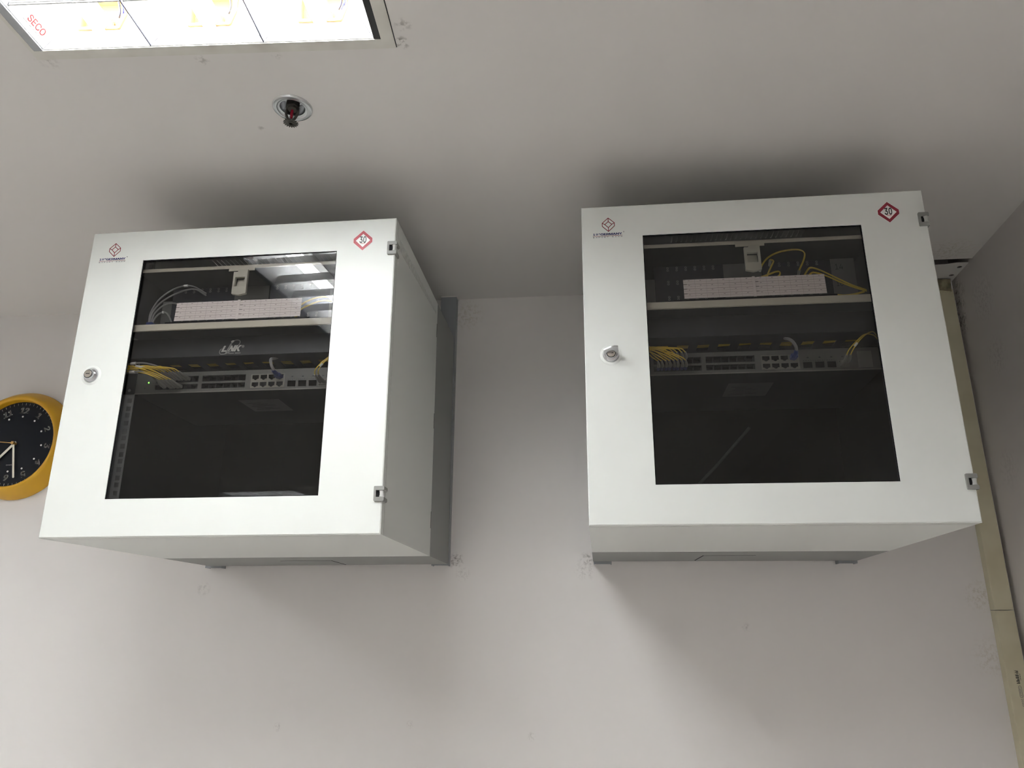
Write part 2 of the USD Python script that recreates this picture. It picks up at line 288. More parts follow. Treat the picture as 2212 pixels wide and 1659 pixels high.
# ------------------------------------------------------------------ louvred lamps in the ceiling
def make_lamp():
    t = Thing('ceiling_light', 'recessed louvred fluorescent ceiling light with three lit tubes at the top left of the photo', 'ceiling light', fix_frame(0), group='louvred ceiling lights')
    ring = sbox(-FW, -FL, FW, 0).difference(sbox(-FW + 0.0065, -FL + 0.018, FW - 0.020, -0.0190))
    t.part('rim', pxy(ring, -0.0022, 0.0), 'rim', smooth=False)
    q = np.linspace(0, FL * 0.97, 60); wob = 0.0012 + 0.0016 * meshkit.noise(np.stack([q * 14, q * 0, q * 0], 1))
    t.part('rim_gap', pxy(Polygon([(FW, 0)] + [(FW + w, -v) for v, w in zip(q, wob)] + [(FW, -FL * 0.97)]), -0.0008, 0.0), 'ink', smooth=False, label='dark crack between rim and plaster')
    TZ = 0.0455
    H = 0.105; a, b = FW - 0.008, FL - 0.008
    t.part('housing', cat([box(-a, a, -b, -0.008, H, H + 0.002), box(-a, -a + 0.002, -b, -0.008, 0, H), box(a - 0.002, a, -b, -0.008, 0, H), box(-a, a, -b, -b + 0.002, 0, H), box(-a, a, -0.010, -0.008, 0, H)]), 'fitting', smooth=False)
    xs = [-0.2665, -0.0935, 0.0850, 0.2570]                        # left side, the two ribs, right side
    cells = [(xs[i] + xs[i + 1]) / 2 for i in range(3)]; cells[0] -= 0.002
    prof = [(0.0, 0.001), (0.0095, 0.016), (0.0215, 0.036), (0.034, 0.058), (0.041, 0.090)]
    U0, U1 = 0.0195, FL - 0.0195
    # end plates with an opening for each lampholder
    for k, y in enumerate((-U0, -U1)):
        pl = sbox(-0.268, 0.0, 0.268, H)
        op = unary_union([Polygon([(c - 0.031, 0.037), (c + 0.031, 0.037), (c + 0.037, 0.060), (c + 0.037, 0.092), (c - 0.033, 0.092), (c - 0.033, 0.060)]).buffer(0.004).buffer(-0.002) for c in cells])
        t.part('end_plate', pxz(pl.difference(op), y - 0.0006 if k == 0 else y - 0.0006, y + 0.0006), 'fitting', smooth=False)
        s = 1 if k == 0 else -1
        for c in cells:
            o = Polygon([(c - 0.031, 0.037), (c + 0.031, 0.037), (c + 0.037, 0.060), (c + 0.037, 0.092), (c - 0.033, 0.092), (c - 0.033, 0.060)])
            lip = o.buffer(0.004, quad_segs=3).difference(o.buffer(-0.0015))
            back = box(c - 0.034, c + 0.038, y + s * 0.0085, y + s * 0.0095, 0.036, 0.094)
            p = t.part('lamp_holder', cat([pxz(lip, min(y - s * 0.004, y + s * 0.009), max(y - s * 0.004, y + s * 0.009)), back]), 'cream')
            t.part('socket', lathe_y([(0, 0.0), (0.019, 0.0), (0.019, 0.004), (0.012, 0.006), (0, 0.006)], (c, y + s * 0.0085, TZ), 24) if k == 0 else
                   lathe_y([(0, -0.006), (0.012, -0.006), (0.019, -0.004), (0.019, 0), (0, 0)], (c, y + s * 0.0085, TZ), 24), 'cream', p)
    for c in cells:
        p = t.part('tube', tube([(c, -U0 - 0.006, TZ), (c, -U1 + 0.006, TZ)], 0.0165, 10, smooth=False), 'tube', smooth=60)
        for y in (-U0 - 0.001, -U1 + 0.001):
            t.part('end_cap', T(trimesh.creation.cylinder(radius=0.0166, height=0.010, sections=20), (c, y, TZ), rx=90), 'wire_white', p)
    for k, x in enumerate(xs):
        if k in (1, 2):
            o = Polygon([(-px, z) for px, z in prof[::-1]] + [(px, z) for px, z in prof[1:]])
        elif k == 0:
            o = Polygon([(px, z) for px, z in prof] + [(-0.001, 0.09), (-0.001, 0.001)])
        else:
            o = Polygon([(-px, z) for px, z in prof] + [(0.001, 0.09), (0.001, 0.001)])
        p = t.part('reflector', pxz(affinity.translate(o, x, 0), -U1, -U0), 'mirror', smooth=20)
        ed = [(px, z) for px, z in prof if z < 0.07]
        arms = [line([(x + sg * px, z) for px, z in ed], 0.0015) for sg in ((1, -1) if k in (1, 2) else (1,) if k == 0 else (-1,))]
        t.part('reflector_edge', pxz(unary_union(arms), -U0 - 0.0008, -U0 + 0.0012), 'seam', p, smooth=False)
        if k in (1, 2):
            t.part('reflector_keel', box(x - 0.0007, x + 0.0007, -U1, -U0, -0.0004, 0.0016), 'seam', p, smooth=False)
        if k == 0:                                                 # maker's label near the end of the left reflector
            q0, q1 = np.array(prof[0]) + [x, 0], np.array(prof[2]) + [x, 0]
            d = (q1 - q0) / np.linalg.norm(q1 - q0); n = np.array([d[1], -d[0]])
            F = np.eye(4); F[:3, 0] = (0, 1, 0); F[:3, 1] = (d[0], 0, d[1]); F[:3, 2] = (n[0], 0, n[1])
            base = np.array([q0[0] + n[0] * 0.0004, -U0 - 0.058, q0[1] + n[1] * 0.0004]) + 0.0085 * np.array([d[0], 0, d[1]])
            pl = box(0, 0.047, 0, 0.0165, 0, 0.0004); F[:3, 3] = base; pl.apply_transform(F)
            lab = t.part('maker_label', pl, 'white', p, label='white label with red lettering')
            tx = meshkit.text_mesh('SECO', 0.0105, 0.0002, True); bb = tx.bounds; tx.apply_translation([-bb[0, 0], 0, 0]); tx.apply_transform(np.diag([0.037 / (bb[1, 0] - bb[0, 0]), 1, 1, 1]))
            tx.apply_translation([0.005, 0.003, 0.0004]); tx.apply_transform(F); t.part('lettering', tx, 'seco_red', p)
    t.part('side_strip', cat([box(-0.2815, -0.2675, -U1, -U0 + 0.003, -0.0018, 0.003)]), 'side_strip', smooth=False, label='bare grey aluminium strip')
    t.part('side_strip', box(0.2572, 0.2690, -U1, -U0 + 0.001, -0.0010, 0.003), 'ink', smooth=False, label='mirrored strip with its dark reflection painted black')  # mirrored flange; the darkness it reflects is painted in as black
    def half(z):
        return np.interp(z, [q[1] for q in prof], [q[0] for q in prof])
    for k in range(11):
        u = 0.105 + 0.0975 * k
        if u > FL - 0.06: break
        for c in range(3):
            z0, z1 = 0.0035, 0.020
            v = []
            for z, w in ((z0, 0.0008), (z1, 0.0095)):
                x0, x1 = xs[c] + half(z) - 0.0005, xs[c + 1] - half(z) + 0.0005
                v += [(x0, -u - w, z), (x1, -u - w, z), (x1, -u + w, z), (x0, -u + w, z)]
            bp = t.part('louvre_blade', trimesh.convex.convex_hull(np.array(v)), 'louvre', smooth=False)
            ends = []
            for sx, sg in ((xs[c], 1), (xs[c + 1], -1)):
                for w in (-1, 1):
                    ends.append(tube([(sx + sg * half(z) + sg * 0.0004, -u + w * ww, z) for z, ww in ((z0, 0.0008), (z1, 0.0078))], 0.00055, 4, smooth=False))
            t.part('blade_seam', cat(ends), 'seam', bp, smooth=False, kind='stuff')
    # wiring seen past the lampholders
    for k, c in enumerate(cells):
        for j, (mm, dx) in enumerate((('wire_dark', 0.038), ('wire_blue' if k != 1 else 'wire_white', 0.043))):
            t.part('wire', tube([(c + dx - 0.012, -U0 + 0.002, 0.060), (c + dx - 0.004, -U0 - 0.012, 0.066), (c + dx, -U0 - 0.045, 0.080), (c + dx - 0.015, -U0 - 0.09, 0.095)], 0.0016, 6), mm)
    return t
lamp = make_lamp()
LL = ['', 'recessed louvred ceiling light over the clock, left of the one in the photo', 'recessed louvred ceiling light directly behind the one in the photo', 'recessed louvred ceiling light behind and to the left of the one in the photo', 'recessed louvred ceiling light farthest to the left']
for i in range(1, len(FIX)):
    copy_of(lamp, 'ceiling_light', LL[i], 'ceiling light', fix_frame(i), 'louvred ceiling lights')

# ------------------------------------------------------------------ sprinkler
t = Thing('sprinkler_head', 'chrome pendent fire sprinkler head in the ceiling between lamp and left cabinet', 'sprinkler', np.block([[np.eye(3), np.array([[SPR[0]], [SPR[1]], [ZC]])], [np.zeros((1, 3)), 1]]))
t.part('escutcheon', lathe([(0.034, 0.0), (0.034, -0.0015), (0.0325, -0.004), (0.029, -0.0048), (0.0265, -0.004), (0.0255, -0.002), (0.0245, -0.0012), (0.0215, -0.0012), (0.0208, 0.001), (0.0202, 0.020), (0.012, 0.0215), (0.012, 0.023), (0.0225, 0.022), (0.0232, 0.001), (0.034, 0.0)], 56), 'spr_chrome', smooth=40)
t.part('wrench_boss', T(trimesh.creation.cylinder(radius=0.0125, height=0.013, sections=6), (0, 0, 0.006)), 'spr', smooth=False)
t.part('nozzle', lathe([(0, 0.0), (0.009, 0.0), (0.0085, -0.005), (0.005, -0.006), (0, -0.006)], 20), 'spr')
for s in (-1, 1):
    t.part('frame_arm', tube([(s * 0.0085, 0, 0.0), (s * 0.0105, 0, -0.010), (s * 0.008, 0, -0.020), (s * 0.0035, 0, -0.027)], 0.0024, 8), 'spr')
t.part('glass_bulb', lathe([(0, -0.004), (0.0022, -0.006), (0.0028, -0.014), (0.0022, -0.022), (0, -0.024)], 14), 'bulb')
tooth = [(0.0128 if i % 2 == 0 else 0.0098) for i in range(36) for _ in range(2)]
ang = np.linspace(0, 2 * np.pi, 73)[:-1]
defl = Polygon([(r * math.cos(q), r * math.sin(q)) for r, q in zip(tooth, ang)]).difference(Point(0, 0).buffer(0.0028))
t.part('deflector', pxy(defl, -0.0325, -0.0315), 'spr', smooth=False)
t.part('deflector_hub', lathe([(0.0028, -0.034), (0.0055, -0.0335), (0.006, -0.030), (0.0035, -0.026), (0.0028, -0.026), (0.0028, -0.034)], 24), 'spr')

# ------------------------------------------------------------------ wall clock
CX, CZ = -0.588, 0.321
t = Thing('wall_clock', 'round mustard yellow wall clock with black dial, half cut by the left edge', 'clock', np.block([[np.eye(3), np.array([[CX], [0.0], [CZ + ZB]])], [np.zeros((1, 3)), 1]]))
t.part('case', lathe_y([(0.1165, 0.024), (0.1175, 0.040), (0.1195, 0.0445), (0.123, 0.0465), (0.127, 0.0455), (0.1315, 0.0415), (0.141, 0.026), (0.1475, 0.010), (0.148, 0.001), (0.14, 0.0005), (0.1165, 0.001), (0.1165, 0.024)], (0, 0, 0), 96), 'clock_case', smooth=50)
d = t.part('dial', lathe_y([(0, 0.026), (0.117, 0.026), (0.117, 0.022), (0, 0.022)], (0, 0, 0), 72), 'clock_face')
ROT = 4.0
def at_hour(hh, r):
    q = math.radians(hh * 30 + ROT); return r * math.sin(q), r * math.cos(q), -(hh * 30 + ROT)
for hh in range(1, 13):
    x, z, rr = at_hour(hh, 0.0925)
    q = math.radians(hh * 30 + ROT); base = text_shape(str(hh), 0.0155, 0.0007, x, z, -0.026, bold=True, align='c', rot=rr, shear=0.10)
    t.part('numeral', cat([T(base, (math.cos(q) * k * 0.0007, 0, -math.sin(q) * k * 0.0007)) for k in (-1, 0, 1)]), 'clock_white', d)
    x, z, _ = at_hour(hh, 0.0755)
    t.part('hour_dot', pxz(Point(x, z).buffer(0.0026, quad_segs=6), -0.0267, -0.026), 'clock_white', d)
def tick(k, r0, r1, w):
    q = math.radians(k * 6 + ROT); u = np.array([math.sin(q), math.cos(q)])
    return line([u * r0, u * r1], w)
t.part('minute_track', pxz(unary_union([tick(k, 0.1085, 0.1135, 0.0012 if k % 5 else 0.0018) for k in range(60)]), -0.0265, -0.026), 'clock_tick', d)
t.part('dial_lettering', text_shape('QUARTZ', 0.0035, 0.0004, *at_hour(6, 0.058)[:2], -0.026, w=0.020, align='c'), 'clock_tick', d)
def hand(ang, L, w, y, back=0.003):
    q = math.radians(ang); u = np.array([math.sin(q), math.cos(q)]); return pxz(line([-u * back, u * L], w), y - 0.0012, y)
t.part('hour_hand', hand(222, 0.062, 0.0066, -0.0295), 'hand_cream')
t.part('minute_hand', hand(168, 0.094, 0.0052, -0.0325), 'hand_cream')
t.part('second_hand', cat([hand(275, 0.095, 0.0022, -0.0350, 0.002), lathe_y([(0, 0.039), (0.0042, 0.039), (0.0045, 0.026), (0, 0.026)], (0, 0, 0), 20)]), 'hand_gold')

# ------------------------------------------------------------------ the two network cabinets
W, H = 0.6, 0.5851
CABS = {'L': dict(o=(0.3, -0.025, 0.0), M=[[0.9999874408614868, -0.0008980634002747363, -0.004930679610793604], [0.0008583576647945279, 0.9999672377873897, -0.008049010745309655], [0.00493774659277866, 0.008044677370032236, 0.9999554499199443]], yf=-0.6192, ym=-0.2165),
        'R': dict(o=(1.2474, -0.0267, 0.0064), M=[[0.999951545819275, 0.0097764202631325, 0.0011522241454027687], [-0.009780105410784893, 0.9999469333985982, 0.003237271211017861], [-0.0011205140769186685, -0.003248383225292437, 0.9999940962098853]], yf=-0.6098, ym=-0.2050)}
for c in CABS.values():
    f = np.eye(4); f[:3, :3] = np.array(c['M']); f[:3, 3] = np.array(c['o']) + [0, 0, ZB] - f[:3, :3] @ [0.3, 0, 0]; c['f'] = f
WIN = (0.1096, 0.0653, 0.4898, 0.5222)             # window in the door: x0, z0, x1, z1
NAME = {'L': 'left', 'R': 'right'}
def wires_logo():
    P = dict(t=(0, .0139), ru=(.011, .0036), rl=(.011, -.003), b=(0, -.0139), ll=(-.011, -.003), lu=(-.011, .0036), it=(0, .0064), ir=(.0064, .0006), ib=(0, -.0060), il=(-.0064, .0006))
    E = 't ru,ru rl,rl b,b ll,ll lu,lu t,t it,it ir,it il,lu il,il ib,ru ir,ir ib,ib b'.split(',')
    return unary_union([line([P[q] for q in e.split()], 0.00125) for e in E])
def make_cabinet(key):
    c = CABS[key]; yf, ym = c['yf'], c['ym']; yb = yf + 0.020          # yb: back of the door
    label = {'L': 'white steel wall cabinet nearest the clock, lamp reflected in its smoked glass door', 'R': 'white steel wall cabinet beside the right corner, key left in its door lock'}[key]
    t = Thing('network_cabinet', label, 'cabinet', c['f'], (0.3, 0, 0), group='wall cabinets')
    s = 0.0016
    # door: sheet steel with folded edges
    win = sbox(*WIN)
    face = pxz(sbox(0.0016, 0.0016, W - 0.0016, H - 0.0016).difference(win), yf, yf + 0.0014)
    rimp = sbox(0, 0, W, H).buffer(-0.0005).difference(sbox(s, s, W - s, H - s).buffer(0.0))
    edge = pxz(sbox(0, 0, W, H).difference(sbox(s, s, W - s, H - s)), yf + 0.0012, yb - 0.002)
    ch = []
    for q in ((0, 0, 1, 0), (1, 0, 1, 1), (1, 1, 0, 1), (0, 1, 0, 0)):   # rounded front arris
        a, b = np.array([q[0] * W, q[1] * H]), np.array([q[2] * W, q[3] * H])
        n = np.array([0.5 * W, 0.5 * H]) - (a + b) / 2; n /= np.linalg.norm(n); d_ = (b - a) / np.linalg.norm(b - a)
        quad = [a + n * 0.0016 + d_ * 0.0016, b + n * 0.0016 - d_ * 0.0016, b, a]
        v = np.array([[quad[0][0], yf, quad[0][1]], [quad[1][0], yf, quad[1][1]], [quad[2][0], yf + 0.0014, quad[2][1]], [quad[3][0], yf + 0.0014, quad[3][1]]])
        m = trimesh.Trimesh(v, [[0, 2, 1], [0, 3, 2]], process=False)
        if m.face_normals[0][1] > 0: m.invert()
        ch.append(m)
    dp = t.part('door', cat([face, edge] + ch), 'steel', smooth=50)
    gx0, gz0, gx1, gz1 = WIN
    t.part('gasket', pxz(sbox(gx0 - 0.012, gz0 - 0.012, gx1 + 0.012, gz1 + 0.012).difference(sbox(gx0 + 0.0013, gz0 + 0.0013, gx1 - 0.0013, gz1 - 0.0013)), yf + 0.0015, yf + 0.0030), 'black', dp, smooth=False, label='black seal round the glass')
    gl = box(gx0 - 0.010, gx1 + 0.010, -0.002, 0.002, gz0 - 0.010, gz1 + 0.010)
    gl = T(gl, (-0.3, 0, 0)); gl = T(gl, (0.3, yf + 0.0055, 0), rz={'L': -0.6, 'R': 0.0}[key])
    t.part('window_glass', gl, 'glass', dp, smooth=False, label='smoked glass pane')
    # printed maker's mark
    lx, lz = 0.0487, 0.547
    wl = affinity.translate(wires_logo(), lx, lz)
    t.part('cube_emblem', pxz(wl, yf - 0.0002, yf), 'red_print', dp, smooth=False, label='dark red wire cube emblem')
    t.part('brand_lettering', cat([text_shape('19"', 0.0038, 0.0002, 0.0205, 0.5259, yf, w=0.0125, bold=True), text_shape('GERMANY', 0.0038, 0.0002, 0.0340, 0.5259, yf, w=0.0388, bold=True)] + [T(text_shape('GERMANY', 0.0038, 0.0002, 0.0340, 0.5259, yf, w=0.0388, bold=True), (q, 0, 0)) for q in (-0.0002, 0.0002)]), 'blue_print', dp, smooth=False, label='navy printed lettering')
    t.part('brand_underline', pxz(sbox(0.0200, 0.5239, 0.0735, 0.5245), yf - 0.0002, yf), 'red_print', dp, smooth=False)
    sm = [text_shape(chh, 0.0019, 0.0002, 0.0203 + 0.00505 * i, 0.5208, yf, w=0.0028, bold=True) for i, chh in enumerate('EXPORT')] + [text_shape(chh, 0.0019, 0.0002, 0.0548 + 0.0053 * i, 0.5208, yf, w=0.0028, bold=True) for i, chh in enumerate('RACK')]
    t.part('small_lettering', cat(sm + [pxz(Point(0.0760, 0.5312).buffer(0.0011).difference(Point(0.0760, 0.5312).buffer(0.0006)), yf - 0.0002, yf)]), 'grey_print', dp, smooth=False)
    # diamond sticker
    sx, sz = (0.5383, 0.5410) if key == 'L' else (0.5386, 0.5440)
    hexa = Polygon([(0, .0205), (.0178, .0040), (.0178, -.0040), (0, -.0205), (-.0178, -.0040), (-.0178, .0040)])
    inner = Polygon([(0, .0138), (.0139, 0), (0, -.0138), (-.0139, 0)])
    st = t.part('sticker', pxz(affinity.translate(hexa.buffer(0.0004), sx, sz), yf - 0.0002, yf), 'white', dp, smooth=False, label='six sided sticker reading 30 YEARS')
    frame = hexa.difference(inner)
    t.part('sticker_border', pxz(affinity.translate(frame, sx, sz), yf - 0.0004, yf - 0.0002), 'sticker_red' if key == 'L' else 'sticker_red_b', dp, smooth=False)
    t.part('sticker_number', text_shape('30', 0.0128, 0.0002, sx, sz + 0.0018, yf - 0.0003, w=0.0128, bold=True, align='c'), 'ink', dp, smooth=False)
    t.part('sticker_word', text_shape('YEARS', 0.0017, 0.0002, sx, sz - 0.0062, yf - 0.0003, w=0.0086, bold=True, align='c'), 'sticker_red', dp, smooth=False)
    # lock
    kx, kz = 0.0452, 0.2928
    lk = t.part('lock', lathe_y([(0.0, 0.0095), (0.0080, 0.0095), (0.0088, 0.0085), (0.0092, 0.0060), (0.0110, 0.0045), (0.0128, 0.0022), (0.0130, 0.0), (0, 0)], (kx, yf, kz), 40), 'chrome', smooth=40, label='chrome cam lock')
    t.part('lock_dish', lathe_y([(0.0128, 0.0001), (0.0145, 0.0012), (0.0170, 0.0008), (0.0190, 0.0)], (kx, yf, kz), 40), 'steel', dp)
    t.part('lock_gap', lathe_y([(0.0069, 0.0096), (0.0080, 0.0096), (0.0080, 0.0090), (0.0069, 0.0090), (0.0069, 0.0096)], (kx, yf, kz), 28), 'void', dp)
    t.part('lock_cylinder', lathe_y([(0, 0.0108), (0.0064, 0.0108), (0.0070, 0.0102), (0.0070, 0.009), (0, 0.009)], (kx, yf, kz), 28), 'brass', dp)
    t.part('keyway', pxz(line([(kx - 0.0030, kz), (kx + 0.0032, kz - 0.0003)], 0.0012), yf - 0.0110, yf - 0.0107), 'void', dp)
    if key == 'R':
        kp = sbox(-0.0135, -0.0055, 0.0125, 0.0055).buffer(0.002, quad_segs=4)
        km = pxy(affinity.translate(kp, 0, 0), -0.0011, 0.0011)           # key bow: flat plate, standing out from the door
        km = T(pxy(Polygon([(-0.0125, 0), (-0.0125, 0.012), (-0.004, 0.0165), (0.006, 0.0185), (0.0122, 0.0165), (0.0128, 0.001), (0.0095, 0)]).difference(sbox(-0.005, 0.004, 0.006, 0.0055)), -0.0011, 0.0011), (0, 0, 0))
        km.apply_transform(np.diag([1, -1, 1, 1.0])); km.invert()
        km = T(km, (kx, yf - 0.0105, kz + 0.0006), rx=-12, ry=-8)
        t.part('key', km, 'chrome', dp, smooth=20, label='flat key left in the lock')
    # hinges on the right edge
    for z0, z1 in (((0.5090, 0.5352), (0.0540, 0.0790)) if key == 'L' else ((0.5130, 0.5390), (0.0508, 0.0756))):
        zc, hx = (z0 + z1) / 2, (z1 - z0) / 2
        out = sbox(0.5860, z0, 0.6035, z1).buffer(-0.0015).buffer(0.0015, quad_segs=4)
        hole = sbox(0.5898, z0 + 0.0068, 0.6060, z1 - 0.0068)
        plate = pxz(out.difference(hole), yf - 0.0034, yf)
        wrap = cat([box(W, 0.6040, yf - 0.0020, yf + 0.019, z0, z0 + 0.0068, 0.0012), box(W, 0.6040, yf - 0.0020, yf + 0.019, z1 - 0.0068, z1, 0.0012)])
        hp = t.part('hinge', cat([plate, wrap]), 'hinge', smooth=30, label='grey corner hinge')
        kn = lathe([(0, -hx + 0.0072), (0.0046, -hx + 0.0072), (0.0038, -0.002), (0.0038, 0.002), (0.0046, hx - 0.0072), (0, hx - 0.0072)], 20)
        t.part('hinge_knuckle', T(kn, (0.5990, yf + 0.0012, zc)), 'hinge_pin', hp)
        t.part('hinge_slot', pxz(sbox(0.5898, z0 + 0.0068, 0.5995, z1 - 0.0068), yf - 0.0004, yf - 0.0001), 'void', hp)
    # body, in front of the swing frame
    def side(x0, x1, slits, ya, yz):
        p = sbox(ya, 0.0, yz, H)
        if slits:
            p = p.difference(unary_union([sbox(y, 0.5335 + 0.02 * k / 52, y + 0.0028, 0.5585 + 0.02 * k / 52 * 0) for k, y in enumerate(np.linspace(yf + 0.036, ym - 0.020, 52))]))
            p = p.difference(unary_union([sbox(yz - 0.0045, a, yz + 0.01, b) for a, b in ((0.5005, 0.5345), (0.2805, 0.3165), (0.0590, 0.0950))]))
        return pyz(p, x0, x1)
    t.part('side_panel', side(0.0, s, True, yb, ym), 'steel', smooth=False)
    t.part('side_panel', side(W - s, W, True, yb, ym), 'steel', smooth=False)
    t.part('bottom_panel', box(s, W - s, yb, ym, 0.0, s), 'steel', smooth=False)
    top = sbox(s, yb, W - s, ym).difference(unary_union([sbox(x, -0.489, x + 0.0026, -0.464) for x in np.arange(0.175, 0.43, 0.0097)]))
    t.part('top_panel', pxy(top, H - s, H), 'steel', smooth=False)
    # swing frame against the wall
    kx0, kx1 = 0.240, 0.3500
    kl = line([(kx0 - 0.006, -0.020), (kx0, -0.128), (kx1, -0.128)], 0.0027) if key == 'R' else line([(kx0 - 0.005, -0.128), (kx1 + 0.004, -0.128), (kx1 + 0.001, -0.012)], 0.0027)
    t.part('rear_frame', cat([box(0.0, s, ym + 0.0015, 0, 0, H), box(W - s, W, ym + 0.0015, 0, 0, H), pxy(sbox(s, ym + 0.0015, W - s, 0).difference(kl), 0, s), box(s, W - s, ym + 0.0015, 0, H - s, H), box(s, W - s, -s, 0, s, H - s)]), 'steel_rear', smooth=False, label='darker grey rear section against the wall')
    t.part('knockout_line', pxy(kl, -0.0003, -0.0001), 'void', smooth=False, label='black line of the cable knockout')
    t.part('added_shade_lining', cat([box(0.004, 0.0055, yb + 0.02, -0.004, 0.006, H - 0.03), box(W - 0.0055, W - 0.004, yb + 0.02, -0.004, 0.006, H - 0.03), box(0.006, W - 0.006, -0.006, -0.004, 0.006, H - 0.01), box(0.006, W - 0.006, yb + 0.02, -0.004, 0.006, 0.008)]), 'inner', smooth=False)  # added dark sheets; interior shade is put into their colour
    # mounting rails with square holes
    F = yf + 0.080
    zs = [0.245 + 0.04445 * k + dz for k in range(-6, 8) for dz in (-0.00635, 0.00635, 0.022225)]
    for x0, x1, hx, wing in ((0.0560, 0.0825, 0.0748, 0.0560), (W - 0.0825, W - 0.0560, W - 0.0748, W - 0.0575)):
        strip = sbox(x0, 0.012, x1, H - 0.012).difference(unary_union([sbox(hx - 0.0045, z - 0.0045, hx + 0.0045, z + 0.0045) for z in zs if 0.02 < z < H - 0.02]))
        t.part('mounting_rail', cat([pxz(strip, F, F + 0.0018), box(wing, wing + 0.0015, F, F + 0.04, 0.012, H - 0.012)]), 'rail', smooth=False)
    return t
make_cabinet('L'); make_cabinet('R')

# strut channels that carry the cabinets
def channel(label, x, z0, z1, d):
    t = Thing('strut_channel', label, 'wall bracket', np.eye(4), (x, 0, ZB + z0), group='strut channels behind the cabinets')
    o = Polygon([(x - 0.021, 0), (x - 0.021, -d), (x + 0.021, -d), (x + 0.021, 0), (x + 0.0185, 0), (x + 0.0185, -d + 0.0025), (x - 0.0185, -d + 0.0025), (x - 0.0185, 0)])
    t.part('channel', pxy(o, ZB + z0, ZB + z1), 'channel', smooth=False)
    t.part('end_lip', box(x - 0.021, x + 0.024, -d - 0.0005, -0.0005, ZB + z1, ZB + z1 + 0.003), 'ceiling' if z1 > 0.6 else 'channel', smooth=False) if z1 > 0.6 else None
channel('grey strut channel rising to the ceiling at the right side of the left cabinet', 0.5800, -0.0015, 0.7045, 0.0245)
channel('strut channel foot showing under the left rear corner of the left cabinet', 0.010, -0.006, 0.56, 0.0240)
channel('strut channel foot at the left rear corner of the right cabinet', 0.9700, 0.0005, 0.56, 0.0245)
channel('strut channel foot under the right rear corner of the right cabinet', 1.5280, 0.0005, 0.56, 0.0245)

# ------------------------------------------------------------------ rack equipment (cabinet coordinates of the left cabinet; the right one takes copies)
FY = CABS['L']['yf'] + 0.078                       # face plane of the switch
def equipment_frame(key):
    f = CABS[key]['f'].copy(); f[:3, 3] += f[:3, :3] @ [0, CABS[key]['yf'] - CABS['L']['yf'], 0]; return f
EF = {k: equipment_frame(k) for k in CABS}

